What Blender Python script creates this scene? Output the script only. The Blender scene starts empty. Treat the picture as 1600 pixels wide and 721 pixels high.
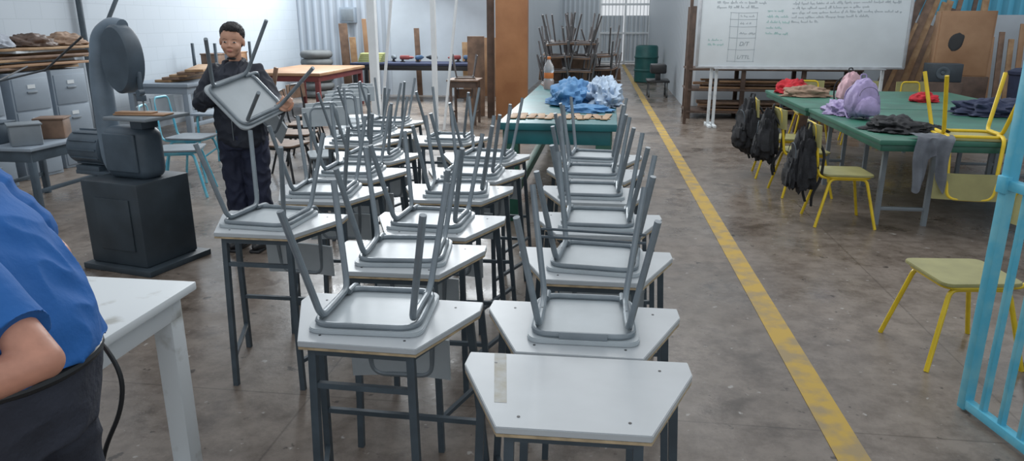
import bpy,bmesh,math,random
from mathutils import Vector,Matrix,noise,Euler
random.seed(4)
SC=bpy.context.scene
COL=SC.collection
pi=math.pi
def lin(c):
    c=c/255.0
    return c/12.92 if c<=0.04045 else ((c+0.055)/1.055)**2.4
MATS={}
def mat(name,rgb,rough=0.5,metal=0.0,var=0.08,scale=8.0,bump=0.0,bscale=60.0,rgb2=None,trans=0.0,lo=0.35,hi=0.65):
    if name in MATS: return MATS[name]
    m=bpy.data.materials.new(name);m.use_nodes=True
    nt=m.node_tree;N=nt.nodes;L=nt.links
    b=N['Principled BSDF']
    c=[lin(x) for x in rgb]
    tc=N.new('ShaderNodeTexCoord')
    nz=N.new('ShaderNodeTexNoise');nz.inputs['Scale'].default_value=scale;nz.inputs['Detail'].default_value=5
    L.new(tc.outputs['Object'],nz.inputs['Vector'])
    cr=N.new('ShaderNodeValToRGB')
    cr.color_ramp.elements[0].position=lo;cr.color_ramp.elements[1].position=hi
    if rgb2: a=[lin(x) for x in rgb2]
    else: a=[x*(1-2*var) for x in c]; c=[min(1,x*(1+var)) for x in c]
    cr.color_ramp.elements[0].color=(a[0],a[1],a[2],1);cr.color_ramp.elements[1].color=(c[0],c[1],c[2],1)
    L.new(nz.outputs['Fac'],cr.inputs['Fac']);L.new(cr.outputs['Color'],b.inputs['Base Color'])
    b.inputs['Roughness'].default_value=rough;b.inputs['Metallic'].default_value=metal
    if trans: b.inputs['Transmission Weight'].default_value=trans
    if bump:
        n2=N.new('ShaderNodeTexNoise');n2.inputs['Scale'].default_value=bscale;n2.inputs['Detail'].default_value=4
        L.new(tc.outputs['Object'],n2.inputs['Vector'])
        bp=N.new('ShaderNodeBump');bp.inputs['Strength'].default_value=bump;bp.inputs['Distance'].default_value=0.01
        L.new(n2.outputs['Fac'],bp.inputs['Height']);L.new(bp.outputs['Normal'],b.inputs['Normal'])
    MATS[name]=m
    return m
# ---------- materials
DESK=mat('desk_laminate',(178,184,188),.36,0,.04,5)
PLY=mat('plywood_edge',(178,158,126),.6,0,.12,30)
DARK=mat('dark_slate_paint',(72,84,93),.42,.15,.1,12)
TUBE=mat('gray_tube_paint',(124,134,141),.36,.25,.08,14)
TUBE2=mat('aged_brown_gray_paint',(100,97,98),.5,.2,.15,14)
SEATG=mat('gray_seat_board',(170,179,184),.4,0,.05,6)
YEL=mat('yellow_paint',(224,192,40),.35,.1,.06,12)
OLIVE=mat('olive_board',(152,148,98),.45,0,.07,8)
TEAL=mat('teal_tabletop',(34,106,112),.42,0,.18,3)
GREENP=mat('green_paint',(38,92,76),.45,0,.12,6)
GTOP=mat('green_tabletop',(48,106,88),.42,0,.14,3)
WHITEP=mat('worn_white_paint',(210,216,219),.5,0,.1,9,rgb2=(168,170,166),lo=.3,hi=.44)
POLEP=mat('white_pole_paint',(232,236,238),.5,0,.03,5)
BLUEP=mat('light_blue_paint',(86,178,206),.45,.05,.1,8,rgb2=(116,190,208),lo=.4,hi=.55)
BLACK=mat('black_fabric',(28,30,35),.8,0,.2,20,.4,120)
BLKP=mat('black_plastic',(34,36,39),.4)
SAW=mat('machine_gray_hazed',(104,120,134),.45,.05,.12,5)  # lightened blue-gray, haze on the left side put into the colour
SAWD=mat('machine_dark_hazed',(72,86,98),.5,.05,.14,5)  # dark machine paint lifted in colour to stand in for hazy air
SAWB=mat('machine_base_dark',(50,60,68),.5,.05,.14,5)
STEEL=mat('steel',(170,172,172),.35,.6)
WOOD=mat('pine_wood',(170,138,102),.6,0,.2,7,rgb2=(138,104,72))
ORW=mat('orange_plywood',(170,118,78),.55,0,.1,2.5,rgb2=(148,98,62))
TANW=mat('tan_plywood',(164,128,96),.55,0,.1,2.5,rgb2=(140,104,74))
BRN=mat('dark_brown_wood',(88,70,60),.6,0,.2,6)
BRN2=mat('mid_brown_wood',(122,96,78),.6,0,.2,6)
RED=mat('red_paint',(108,46,46),.5)
TOOLR=mat('muted_red_plastic',(132,60,58),.5)
TOOLB=mat('muted_blue_plastic',(70,98,130),.5)
REDC=mat('red_cloth',(184,34,46),.9,0,.15,12)
GRAYP=mat('gray_metal',(126,135,142),.45,.2,.06,6)
CAB=mat('cabinet_gray',(138,150,162),.55,.05,.04,4)
SKIN=mat('boy_skin',(204,154,128),.5,0,.05,10)
SKIN2=mat('man_skin',(190,134,112),.5,0,.1,18,.15,30)
HAIR=mat('black_hair',(30,27,27),.6,0,.3,40,.6,150)
JACK=mat('black_jacket',(38,43,55),.7,0,.15,9,.3,24)
NAVY=mat('navy_trousers',(34,40,62),.8,0,.12,9,.3,30)
POLO=mat('blue_polo',(30,96,170),.85,0,.05,4,.2,60)
PANT=mat('charcoal_trousers',(50,54,66),.85,0,.12,9,.4,60)
PURP=mat('purple_nylon',(158,144,188),.6,0,.1,10,.3,40)
PINK=mat('pink_nylon',(200,160,170),.6,0,.1,10)
CLB=mat('blue_cloth',(86,136,184),.85,0,.1,6)
CLW=mat('white_cloth',(176,196,218),.85,0,.1,6)
CLG=mat('gray_cloth',(142,148,158),.85,0,.1,10)
CLT=mat('tan_cloth',(146,122,104),.9,0,.1,10)
NAVC=mat('navy_cloth',(44,52,78),.85,0,.1,10)
BARR=mat('teal_plastic',(34,94,92),.4)
RUB=mat('tire_rubber',(100,103,104),.8)
WB=mat('whiteboard_surface',(222,231,236),.2,0,.02,3)
ALU=mat('aluminium',(190,194,198),.35,.5)
INK=mat('ink_gray',(150,163,172),.6)
INK2=mat('ink_green',(128,196,188),.6)
LINEY=mat('line_yellow',(184,150,58),.6,0,.1,7,rgb2=(150,130,92),lo=.38,hi=.56)
ORJ=mat('orange_label',(214,120,56),.4)
PET=mat('clear_plastic',(226,232,236),.1,0,.02,5,trans=.7)
EYEW=mat('eye_white',(206,198,190),.3);EYEB=mat('eye_brown',(34,24,20),.2);LIP=mat('lips',(178,112,102),.5);BROW=mat('soft_brow',(84,64,54),.7)
YGRN=mat('yellow_green_card',(172,178,116),.6)
# ---------- mesh builder
def fil(pts,rad,closed=False,n=5):
    pts=[Vector(p) for p in pts];m=len(pts);out=[]
    for i,p in enumerate(pts):
        if not closed and i in(0,m-1): out.append(p);continue
        a=pts[i-1];c=pts[(i+1)%m]
        da=(a-p);dc=(c-p);r=min(rad,da.length*.49,dc.length*.49)
        s=p+da.normalized()*r;e=p+dc.normalized()*r
        for k in range(n+1):
            t=k/n;out.append(s*(1-t)**2+p*2*t*(1-t)+e*t*t)
    return out
class B:
    def __init__(s): s.bm=bmesh.new()
    def merge(s,o):
        me=bpy.data.meshes.new('t');o.to_mesh(me);s.bm.from_mesh(me);bpy.data.meshes.remove(me);o.free();return s
    def box(s,c,d,rot=(0,0,0),bev=.004,seg=2):
        o=bmesh.new();bmesh.ops.create_cube(o,size=1)
        bmesh.ops.scale(o,vec=Vector(d),verts=o.verts)
        if bev: bmesh.ops.bevel(o,geom=o.edges[:],offset=min(bev,min(d)*.45),segments=seg,affect='EDGES',profile=.5)
        bmesh.ops.transform(o,matrix=Matrix.Translation(c)@Euler(rot).to_matrix().to_4x4(),verts=o.verts)
        return s.merge(o)
    def prism(s,poly,z0,z1,bev=0):
        o=bmesh.new();a=[o.verts.new((x,y,z0)) for x,y in poly];b=[o.verts.new((x,y,z1)) for x,y in poly];n=len(poly)
        o.faces.new(a[::-1]);o.faces.new(b)
        for i in range(n): o.faces.new((a[i],a[(i+1)%n],b[(i+1)%n],b[i]))
        bmesh.ops.recalc_face_normals(o,faces=o.faces)
        if bev: bmesh.ops.bevel(o,geom=o.edges[:],offset=bev,segments=2,affect='EDGES')
        return s.merge(o)
    def tube(s,pts,r,closed=False,seg=10,sq=False):
        pts=[Vector(p) for p in pts];m=len(pts);o=bmesh.new()
        if sq: seg=4
        def tan(i):
            if closed: return (pts[(i+1)%m]-pts[i-1]).normalized()
            if i==0: return (pts[1]-pts[0]).normalized()
            if i==m-1: return (pts[-1]-pts[-2]).normalized()
            return (pts[i+1]-pts[i-1]).normalized()
        t0=tan(0);up=Vector((0,1,0)) if abs(t0.y)<.9 else Vector((1,0,0))
        nrm=(up-t0*up.dot(t0)).normalized();rings=[]
        for i in range(m):
            t=tan(i);nrm=(nrm-t*nrm.dot(t)).normalized();bn=t.cross(nrm)
            rr=r[i] if isinstance(r,(list,tuple)) else r
            off=pi/4 if sq else 0
            rings.append([o.verts.new(pts[i]+(nrm*math.cos(off+2*pi*k/seg)+bn*math.sin(off+2*pi*k/seg))*rr) for k in range(seg)])
        for i in range(m if closed else m-1):
            a=rings[i];b=rings[(i+1)%m]
            for k in range(seg): o.faces.new((a[k],a[(k+1)%seg],b[(k+1)%seg],b[k]))
        if not closed: o.faces.new(rings[0][::-1]);o.faces.new(rings[-1])
        bmesh.ops.recalc_face_normals(o,faces=o.faces)
        return s.merge(o)
    def lathe(s,prof,c=(0,0,0),seg=24,axis='z',sc=(1,1,1)):
        o=bmesh.new();R=[]
        for r,z in prof: R.append([o.verts.new((r*math.cos(2*pi*k/seg),r*math.sin(2*pi*k/seg),z)) for k in range(seg)])
        for i in range(len(R)-1):
            for k in range(seg): o.faces.new((R[i][k],R[i][(k+1)%seg],R[i+1][(k+1)%seg],R[i+1][k]))
        o.faces.new(R[0][::-1]);o.faces.new(R[-1])
        M=Matrix.Identity(4)
        if axis=='y': M=Matrix.Rotation(pi/2,4,'X')
        if axis=='x': M=Matrix.Rotation(pi/2,4,'Y')
        bmesh.ops.transform(o,matrix=Matrix.Translation(c)@Matrix.Diagonal((sc[0],sc[1],sc[2],1))@M,verts=o.verts)
        bmesh.ops.recalc_face_normals(o,faces=o.faces)
        return s.merge(o)
    def loft(s,S,seg=32,ex=.8):
        R=[]
        def cr(p0,p1,p2,p3,t): return .5*((2*p1)+(-p0+p2)*t+(2*p0-5*p1+4*p2-p3)*t*t+(-p0+3*p1-3*p2+p3)*t**3)
        n=len(S);out=[]
        for i in range(n-1):
            a=S[max(0,i-1)];b=S[i];c=S[i+1];d=S[min(n-1,i+2)]
            for k in range(6): out.append([cr(a[j],b[j],c[j],d[j],k/6) for j in range(5)])
        out.append(list(S[-1]))
        o=bmesh.new()
        f=lambda q:math.copysign(abs(q)**ex,q)
        for cx,cy,z,rx,ry in out: R.append([o.verts.new((cx+rx*f(math.cos(2*pi*k/seg)),cy+ry*f(math.sin(2*pi*k/seg)),z)) for k in range(seg)])
        for i in range(len(R)-1):
            for k in range(seg): o.faces.new((R[i][k],R[i][(k+1)%seg],R[i+1][(k+1)%seg],R[i+1][k]))
        o.faces.new(R[0][::-1]);o.faces.new(R[-1]);bmesh.ops.recalc_face_normals(o,faces=o.faces)
        return s.merge(o)
    def ell(s,c,d,rot=(0,0,0),seg=20,fn=None):
        o=bmesh.new();bmesh.ops.create_uvsphere(o,u_segments=seg,v_segments=seg*2//3,radius=1)
        if fn:
            for v in o.verts: v.co=fn(v.co.copy())
        M=Matrix.Translation(c)@Euler(rot).to_matrix().to_4x4()@Matrix.Diagonal((d[0],d[1],d[2],1))
        bmesh.ops.transform(o,matrix=M,verts=o.verts);return s.merge(o)
    def cap(s,p,r):
        for i in range(len(p)-1):
            a=Vector(p[i]);b=Vector(p[i+1])
            n=5
            s.tube([a.lerp(b,k/n) for k in range(n+1)],[r[i]*(1-k/n)+r[i+1]*k/n for k in range(n+1)],seg=14)
        for q,rr in zip(p,r): s.ell(q,(rr,rr,rr),seg=14)
        return s
    def obj(s,name,m,parent=None,smooth=True,loc=(0,0,0),rot=(0,0,0),ang=35):
        me=bpy.data.meshes.new(name);s.bm.to_mesh(me);s.bm.free()
        ob=bpy.data.objects.new(name,me);me.materials.append(m);COL.objects.link(ob)
        if smooth:
            for f in me.polygons: f.use_smooth=True
            try: me.set_sharp_from_angle(angle=math.radians(ang))
            except Exception: pass
        ob.location=loc;ob.rotation_euler=rot
        if parent: ob.parent=parent
        return ob
def meta(o,label,cat,group=None,kind=None):
    o['label']=label;o['category']=cat
    if group: o['group']=group
    if kind: o['kind']=kind
    return o
def T(name,label,cat,loc=(0,0,0),rot=(0,0,0),group=None):
    e=bpy.data.objects.new(name,None);COL.objects.link(e);e.location=loc;e.rotation_euler=rot;e.empty_display_size=.1
    return meta(e,label,cat,group)
def clone(o,parent=None):
    n=o.copy();COL.objects.link(n)
    if parent: n.parent=parent
    for c in o.children: clone(c,n)
    return n
def place(proto,loc,rot,label=None,group=None):
    n=clone(proto);n.location=loc;n.rotation_euler=rot
    if label:n['label']=label
    if group:n['group']=group
    return n
def struct(o): o['kind']='structure';return o
def bake(ob,vox,sm=2,wr=0,fr=9,seed=0,st=(1,1,1)):
    md=ob.modifiers.new('r','REMESH');md.mode='VOXEL';md.voxel_size=vox;md.use_smooth_shade=True
    s=ob.modifiers.new('s','SMOOTH');s.factor=.5;s.iterations=sm
    dg=bpy.context.evaluated_depsgraph_get();me=bpy.data.meshes.new_from_object(ob.evaluated_get(dg))
    m=ob.data.materials[0];ob.modifiers.clear();ob.data=me;me.materials.clear();me.materials.append(m)
    if wr:
        nn=[v.normal.copy() for v in me.vertices]
        for v,n in zip(me.vertices,nn):
            q=Vector((v.co.x*st[0],v.co.y*st[1],v.co.z*st[2]))*fr+Vector((seed,seed*.7,0))
            q+=Vector((noise.noise(q*.5),noise.noise(q*.5+Vector((9,0,0))),0))*1.2
            r=1-abs(noise.noise(q))*2.2
            v.co+=n*(wr*(r-.35)+wr*.4*noise.noise(q*.4))
    for f in me.polygons: f.use_smooth=True
    return ob
# ---------- room
def floor_mat():
    m=bpy.data.materials.new('stained_concrete');m.use_nodes=True;nt=m.node_tree;N=nt.nodes;L=nt.links;b=N['Principled BSDF']
    g=N.new('ShaderNodeNewGeometry')
    def nz(sc,det=6,ro=.6):
        n=N.new('ShaderNodeTexNoise');n.inputs['Scale'].default_value=sc;n.inputs['Detail'].default_value=det;n.inputs['Roughness'].default_value=ro
        L.new(g.outputs['Position'],n.inputs['Vector']);return n
    def ramp(src,p0,c0,p1,c1):
        r=N.new('ShaderNodeValToRGB');e=r.color_ramp.elements;e[0].position=p0;e[1].position=p1
        e[0].color=(*[lin(x) for x in c0],1);e[1].color=(*[lin(x) for x in c1],1);L.new(src,r.inputs['Fac']);return r
    a=ramp(nz(.8).outputs['Fac'],.3,(103,93,85),.7,(136,125,115))
    c=ramp(nz(7,9,.75).outputs['Fac'],.38,(172,164,157),.58,(255,255,255))
    d=ramp(nz(2.2,6,.65).outputs['Fac'],.34,(135,124,115),.44,(255,255,255))
    e2=ramp(nz(11,3,.6).outputs['Fac'],.30,(94,85,78),.34,(255,255,255))
    def mul(x,y,f):
        q=N.new('ShaderNodeMixRGB');q.blend_type='MULTIPLY';q.inputs[0].default_value=f;L.new(x,q.inputs[1]);L.new(y,q.inputs[2]);return q.outputs[0]
    o=mul(a.outputs[0],c.outputs[0],.7);o=mul(o,d.outputs[0],.55);o=mul(o,e2.outputs[0],.8)
    sp=N.new('ShaderNodeValToRGB');sp.color_ramp.elements[0].position=.69;sp.color_ramp.elements[1].position=.73
    sp.color_ramp.elements[0].color=(0,0,0,1);sp.color_ramp.elements[1].color=(1,1,1,1);L.new(nz(17,3,.5).outputs['Fac'],sp.inputs['Fac'])
    q=N.new('ShaderNodeMixRGB');L.new(sp.outputs[0],q.inputs[0]);L.new(o,q.inputs[1]);q.inputs[2].default_value=(.34,.32,.30,1);o=q.outputs[0]
    br=N.new('ShaderNodeTexBrick');br.offset=0;br.inputs['Scale'].default_value=1;br.inputs['Brick Width'].default_value=3.1;br.inputs['Row Height'].default_value=2.9
    br.inputs['Mortar Size'].default_value=.005;br.inputs['Color1'].default_value=(1,1,1,1);br.inputs['Color2'].default_value=(1,1,1,1);br.inputs['Mortar'].default_value=(.3,.27,.24,1)
    mp=N.new('ShaderNodeMapping');mp.inputs['Location'].default_value=(1.3,.1,0);L.new(g.outputs['Position'],mp.inputs['Vector']);L.new(mp.outputs[0],br.inputs['Vector'])
    o=mul(o,br.outputs[0],.5);L.new(o,b.inputs['Base Color'])
    r=N.new('ShaderNodeMapRange');r.inputs[1].default_value=.38;r.inputs[2].default_value=.62;r.inputs[3].default_value=.17;r.inputs[4].default_value=.46
    L.new(nz(1.1,5).outputs['Fac'],r.inputs[0]);L.new(r.outputs[0],b.inputs['Roughness'])
    bp=N.new('ShaderNodeBump');bp.inputs['Strength'].default_value=.12;bp.inputs['Distance'].default_value=.01
    L.new(nz(25,5).outputs['Fac'],bp.inputs['Height']);L.new(bp.outputs['Normal'],b.inputs['Normal'])
    return m
def brick_mat():
    m=bpy.data.materials.new('painted_block');m.use_nodes=True;nt=m.node_tree;N=nt.nodes;L=nt.links;b=N['Principled BSDF']
    g=N.new('ShaderNodeNewGeometry');s=N.new('ShaderNodeSeparateXYZ');c=N.new('ShaderNodeCombineXYZ');ad=N.new('ShaderNodeMath')
    L.new(g.outputs['Position'],s.inputs[0]);L.new(s.outputs[0],ad.inputs[0]);L.new(s.outputs[1],ad.inputs[1]);L.new(ad.outputs[0],c.inputs[0]);L.new(s.outputs[2],c.inputs[1])
    br=N.new('ShaderNodeTexBrick');br.inputs['Scale'].default_value=1;br.inputs['Brick Width'].default_value=.42;br.inputs['Row Height'].default_value=.21;br.inputs['Mortar Size'].default_value=.006;br.inputs['Mortar Smooth'].default_value=.6
    br.inputs['Color1'].default_value=(.40,.45,.50,1);br.inputs['Color2'].default_value=(.385,.435,.485,1);br.inputs['Mortar'].default_value=(.34,.385,.43,1)
    L.new(c.outputs[0],br.inputs['Vector']);L.new(br.outputs[0],b.inputs['Base Color']);b.inputs['Roughness'].default_value=.7
    return m
def corr_mat(name,col,per=.19):
    m=bpy.data.materials.new(name);m.use_nodes=True;nt=m.node_tree;N=nt.nodes;L=nt.links;b=N['Principled BSDF']
    g=N.new('ShaderNodeNewGeometry');s=N.new('ShaderNodeSeparateXYZ');ad=N.new('ShaderNodeMath');mu=N.new('ShaderNodeMath');mu.operation='MULTIPLY';mu.inputs[1].default_value=2*pi/per
    si=N.new('ShaderNodeMath');si.operation='SINE'
    L.new(g.outputs['Position'],s.inputs[0]);L.new(s.outputs[0],ad.inputs[0]);L.new(s.outputs[1],ad.inputs[1]);L.new(ad.outputs[0],mu.inputs[0]);L.new(mu.outputs[0],si.inputs[0])
    r=N.new('ShaderNodeValToRGB');e=r.color_ramp.elements;e[0].color=(*[lin(x*.88) for x in col],1);e[0].position=.0;e[1].color=(*[lin(x) for x in col],1);e[1].position=.35
    L.new(si.outputs[0],r.inputs[0]);L.new(r.outputs[0],b.inputs['Base Color']);b.inputs['Roughness'].default_value=.55
    bp=N.new('ShaderNodeBump');bp.inputs['Strength'].default_value=.4;bp.inputs['Distance'].default_value=.03;L.new(si.outputs[0],bp.inputs['Height']);L.new(bp.outputs[0],b.inputs['Normal'])
    return m
FL=floor_mat();BK=brick_mat();CW=corr_mat('corrugated_white',(180,190,201));CG=corr_mat('corrugated_pale',(212,221,228));CBL=corr_mat('corrugated_blue',(88,178,212))
PW=mat('pale_wall_paint',(192,202,211),.7,0,.05,1.5)
def wall(name,x0,y0,x1,y1,m,z0=0,z1=3.4,th=.12):
    b=B();b.box(((x0+x1)/2,(y0+y1)/2,(z0+z1)/2),(max(abs(x1-x0),th),max(abs(y1-y0),th),z1-z0),bev=0);return struct(b.obj(name,m,smooth=False))
b=B();b.box((0,14,-.05),(20,36,.1),bev=0);struct(b.obj('floor',FL,smooth=False))
wall('wall_left',-7.26,-2,-7.26,16.5,BK)
wall('wall_rear_left',-7.2,16.56,-5.0,16.56,CW)
wall('wall_rear_center',-5.0,16.56,-2,16.56,PW)
wall('wall_corridor_left',-2.06,16.62,-2.06,30,CG)
wall('wall_corridor_right',1.56,14.2,1.56,30,CG)
wall('wall_rear_right',1.62,14.26,9,14.26,PW,0,1.76)
wall('wall_rear_right_upper',1.62,14.26,9,14.26,CBL,1.76,3.4)
wall('wall_right',9.06,-2,9.06,14.3,BK)
wall('wall_rear_far',-2,30.06,-.45,30.06,CG)
g=T('door_1','tall white barred sliding gate at the end of the passage','gate',(0,30,0));g['kind']='structure'
b=B()
for x in(-.45,.55,1.5): b.box((x,0,1.7),(.08,.06,3.4))
for z in(.08,1.2,2.3,3.3): b.box((.52,0,z),(1.95,.05,.08))
b.obj('gate_frame',POLEP,g)
b=B()
for i in range(14): b.box((-.38+i*.137,0,1.7),(.025,.022,3.3),bev=0)
b.obj('gate_bars',POLEP,g)
b=B();b.box((.03,.03,.95),(.9,.01,1.85),bev=0);b.box((1.03,.03,.95),(.9,.01,1.85),bev=0);b.obj('gate_panel',CG,g)
b=B();b.prism([(1.095,1.2),(.60,29.5),(.47,29.5),(.965,1.2)][::-1],.0,.003);struct(b.obj('trim_1',LINEY,smooth=False))
# ---------- desks
def desk_proto(loc,rz,label,group):
    r=T('student_desk',label,'desk',loc,(0,0,rz),group)
    poly=[(-.30,.19),(-.304,.115),(-.178,-.19),(.178,-.19),(.304,.115),(.30,.19)]
    b=B();b.prism(poly,.737,.755,.002);b.obj('desktop',DESK,r,ang=20)
    b=B();b.prism([(x*.996,y*.996) for x,y in poly],.729,.7365);b.obj('plywood_underside',PLY,r)
    for x,y in((-.22,.13),(.22,.13),(-.13,-.14),(.13,-.14)):
        b=B();b.lathe([(.004,.754),(.004,.7562)],(x,y,0),seg=8);b.obj('bolt',BLKP,r)
    F=[((-.15,-.15,.73),(-.165,-.17,0)),((.15,-.15,.73),(.165,-.17,0)),((-.26,.15,.73),(-.305,.23,0)),((.26,.15,.73),(.305,.23,0))]
    for a,c in F:
        b=B();b.tube([a,c],.0165,sq=True);b.obj('leg',DARK,r)
    def at(i,z):
        a,c=Vector(F[i][0]),Vector(F[i][1]);return a.lerp(c,(.73-z)/.73)
    b=B()
    for i,j in((0,1),(1,3),(3,2),(2,0)): b.tube([at(i,.712),at(j,.712)],.016,sq=True)
    b.obj('apron_frame',DARK,r)
    for i,j,z in((0,1,.60),(0,2,.14),(1,3,.14),(2,3,.30)):
        b=B();b.tube([at(i,z),at(j,z)],.0125,sq=True);b.obj('rail',DARK,r)
    return r
Rc=[(-.055,1.63,0),(-.055,2.02,0),(-.03,2.62,0),(-.03,3.2,.02),(-.045,3.78,0),(-.065,4.31,-.01),(-.06,4.83,0)]
Mc=[(-.69,2.0,-.02),(-.775,2.61,.02),(-.765,3.09,0),(-.81,3.73,.01),(-.805,4.21,-.02),(-.83,4.76,0),(-1.25,5.5,0)]
Lc=[(-1.525,3.02,0),(-1.505,3.62,.02),(-1.53,4.16,0),(-1.60,4.7,.02),(-1.92,5.3,0),(-1.95,5.85,0),(-2.0,6.4,.03)]
DG='student desks in rows'
LD='light gray trapezoid desk, dark steel legs, chair upturned on it'
proto=desk_proto((Rc[0][0],Rc[0][1],0),.02,'empty light gray trapezoid desk with a worn beige tape strip',DG)
for c in Rc[1:]+Mc+Lc: place(proto,(c[0],c[1],0),(0,0,c[2]),LD)
b=B();b.prism([(-.232,.188),(-.198,.188),(-.165,-.08),(-.196,-.08)],.7552,.7556);b.obj('tape_strip',mat('beige_tape',(184,186,184),.7,0,.1,30,rgb2=(172,168,156)),proto)
# ---------- chairs
def chair_proto(TB,ST,label,cat,group,name='school_chair'):
    r=T(name,label,cat,group=group)
    poly=fil([(-.178,-.173,0),(.178,-.173,0),(.168,.173,0),(-.168,.173,0)],.05,True)
    b=B();b.prism([(p.x,p.y) for p in poly],.371,.386,.003);b.obj('seat',ST,r,ang=30)
    b=B();b.tube(fil([(-.158,-.152,.363),(.158,-.152,.363),(.150,.152,.363),(-.150,.152,.363)],.06,True,6),.0098,True)
    b.obj('seat_frame',TB,r)
    for s in(-1,1):
        b=B();b.tube(fil([(s*.138,.0,.350),(s*.140,-.125,.350),(s*.203,-.205,0)],.035,False,5),.0108);b.obj('leg',TB,r)
        b=B();b.tube(fil([(s*.138,-.02,.350),(s*.140,.12,.350),(s*.193,.205,0)],.04,False,5),.0108);b.obj('leg',TB,r)
    b=B();b.tube(fil([(-.13,.10,.355),(-.13,.205,.36),(-.11,.25,.73),(.11,.25,.73),(.13,.205,.36),(.13,.10,.355)],.05,False,6),.0102);b.obj('back_frame',TB,r)
    b=B();o=bmesh.new();n=10;vs=[]
    for z in(.575,.735):
        for yo in(0,.012):
            vs.append([o.verts.new((-.18+.36*k/n,.222+yo+.02*(1-((k/n-.5)*2)**2)+(z-.6)*.06,z)) for k in range(n+1)])
    a0,a1,c0,c1=vs
    for k in range(n):
        o.faces.new((a0[k],a0[k+1],c0[k+1],c0[k]));o.faces.new((a1[k+1],a1[k],c1[k],c1[k+1]))
        o.faces.new((c0[k],c0[k+1],c1[k+1],c1[k]));o.faces.new((a0[k+1],a0[k],a1[k],a1[k+1]))
    o.faces.new((a0[0],c0[0],c1[0],a1[0]));o.faces.new((a0[n],a1[n],c1[n],c0[n]))
    bmesh.ops.recalc_face_normals(o,faces=o.faces)
    b.merge(o);b.obj('backrest',ST,r)
    return r
CGp='gray chairs upturned on the desks'
LC='gray tubular school chair turned upside down on a desk'
gc=chair_proto(TUBE,SEATG,LC,'chair',CGp)
gc.location=(Mc[0][0]-.01,Mc[0][1]+.045,1.141);gc.rotation_euler=(0,pi,.03)
rj=random.Random(7)
for i,c in enumerate(Rc[1:]+Mc[1:]+Lc):
    n=place(gc,(c[0]+rj.uniform(-.03,.03),c[1]+.045,1.141),(0,pi,c[2]+rj.uniform(-.11,.11)))
    if i==0:
        n['label']='gray chair upside down on a desk, plate on its frame'
        n.location.x=-.05;n.rotation_euler=(0,pi,.02);n.scale=(.93,1,1)
        b=B();b.box((0,-.165,.36),(.15,.005,.022));b.obj('frame_plate',GRAYP,n)
    if i==1:
        n['label']='gray chair upside down on a desk, thin rods across legs'
        b=B()
        for z in(.22,.25): b.tube([(-.19,-.17,z),(.19,-.17,z)],.005)
        b.obj('cross_rods',DARK,n)
# held chair
nrm=Vector((.55,-.45,.70)).normalized();a1=Vector((.74,-.15,-.68));a1=(a1-nrm*a1.dot(nrm)).normalized()
a2=nrm.cross(a1)
zl=-nrm;yl=a2;xl=yl.cross(zl)
Mh=Matrix((xl,yl,zl)).transposed().to_4x4()
hc=Vector((-2.34,4.46,1.165))
held=place(gc,(0,0,0),(0,0,0),'gray tubular school chair being lifted by the boy')
del held['group']
held.matrix_world=Matrix.Translation(hc)@Mh@Matrix.Scale(1.12,4)@Matrix.Translation((0,0,-.37))
# ---------- green centre table
def bench(name,label,x0,x1,y0,y1,z,top,leg,th=.05,ls=.09,rails=True,apr=.1,apm=None):
    cx,cy=(x0+x1)/2,(y0+y1)/2;w,d=x1-x0,y1-y0
    r=T(name,label,'table',(cx,cy,0))
    b=B();b.box((0,0,z-th/2),(w,d,th),bev=.006);b.obj('tabletop',top,r)
    if apr:
        b=B()
        for s in(-1,1):
            b.box((0,s*(d/2-.05),z-th-apr/2),(w-.1,.025,apr));b.box((s*(w/2-.05),0,z-th-apr/2),(.025,d-.1,apr))
        b.obj('apron',apm or leg,r)
    for sx in(-1,1):
        for sy in(-1,1):
            b=B();b.box((sx*(w/2-.04-ls/2),sy*(d/2-.04-ls/2),(z-th)/2),(ls,ls,z-th));b.obj('leg',leg,r)
    if rails:
        for sx in(-1,1):
            b=B();b.box((sx*(w/2-.04-ls/2),0,.2),(ls*.5,d-.1,ls*.7));b.obj('stretcher',leg,r)
    return r
bench('workbench','long teal-topped wooden workbench with green legs',-.90,.08,5.85,10.6,.85,TEAL,GREENP,.06,.13,True,.12,TEAL)
def cloth(name,label,c,d,m,seed,amp=.3,cat='clothes',par=None,fq=2.2):
    b=B()
    def fn(v):
        n1=noise.noise(v*fq+Vector((seed,0,0)));n2=noise.noise(v*fq*2.5+Vector((0,seed,0)));rd=1-abs(noise.noise(v*fq*1.6+Vector((seed,seed,0))))*1.2
        k=1+amp*n1+amp*.5*n2+amp*.35*rd
        v=v*k
        if v.z<-.0: v.z=max(v.z*.2,-.12)
        return v
    b.ell((0,0,0),d,seg=60,fn=fn);o=b.obj(name,m,par,ang=60)
    o.location=(c[0],c[1],c[2]+d[2]*.125);meta(o,label,cat)
    return o
cloth('jacket','crumpled blue jacket heaped on the workbench',(-.38,7.4,.85),(.2,.42,.18),CLB,3,.45)
cloth('shirt','crumpled pale blue shirt heaped on the workbench',(-.06,7.4,.85),(.17,.46,.20),CLW,9,.45,fq=3)
cloth('jacket','light blue garment lying flat on the workbench',(-.18,6.72,.85),(.2,.14,.05),CLB,13,.4)
b=B()
for i in range(11): b.box((-.40+i*.08,0,.009),(.06,.34+.05*math.sin(i*2),.007),(0,0,.15*math.sin(i*3)),bev=.001)
b.box((0,.09,.004),(.88,.05,.006),bev=.001);b.box((0,-.09,.004),(.86,.05,.006),bev=.001)
o=b.obj('wooden_slat_panel',WOOD,loc=(-.41,6.25,.851),rot=(0,0,.03));meta(o,'flat light wooden slat lattice piece lying on the bench','wood')
bt=T('juice_bottle','large clear plastic bottle with orange label and cap','bottle',(-.73,8.9,.85));bt.scale=(.85,.85,.92)
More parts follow.
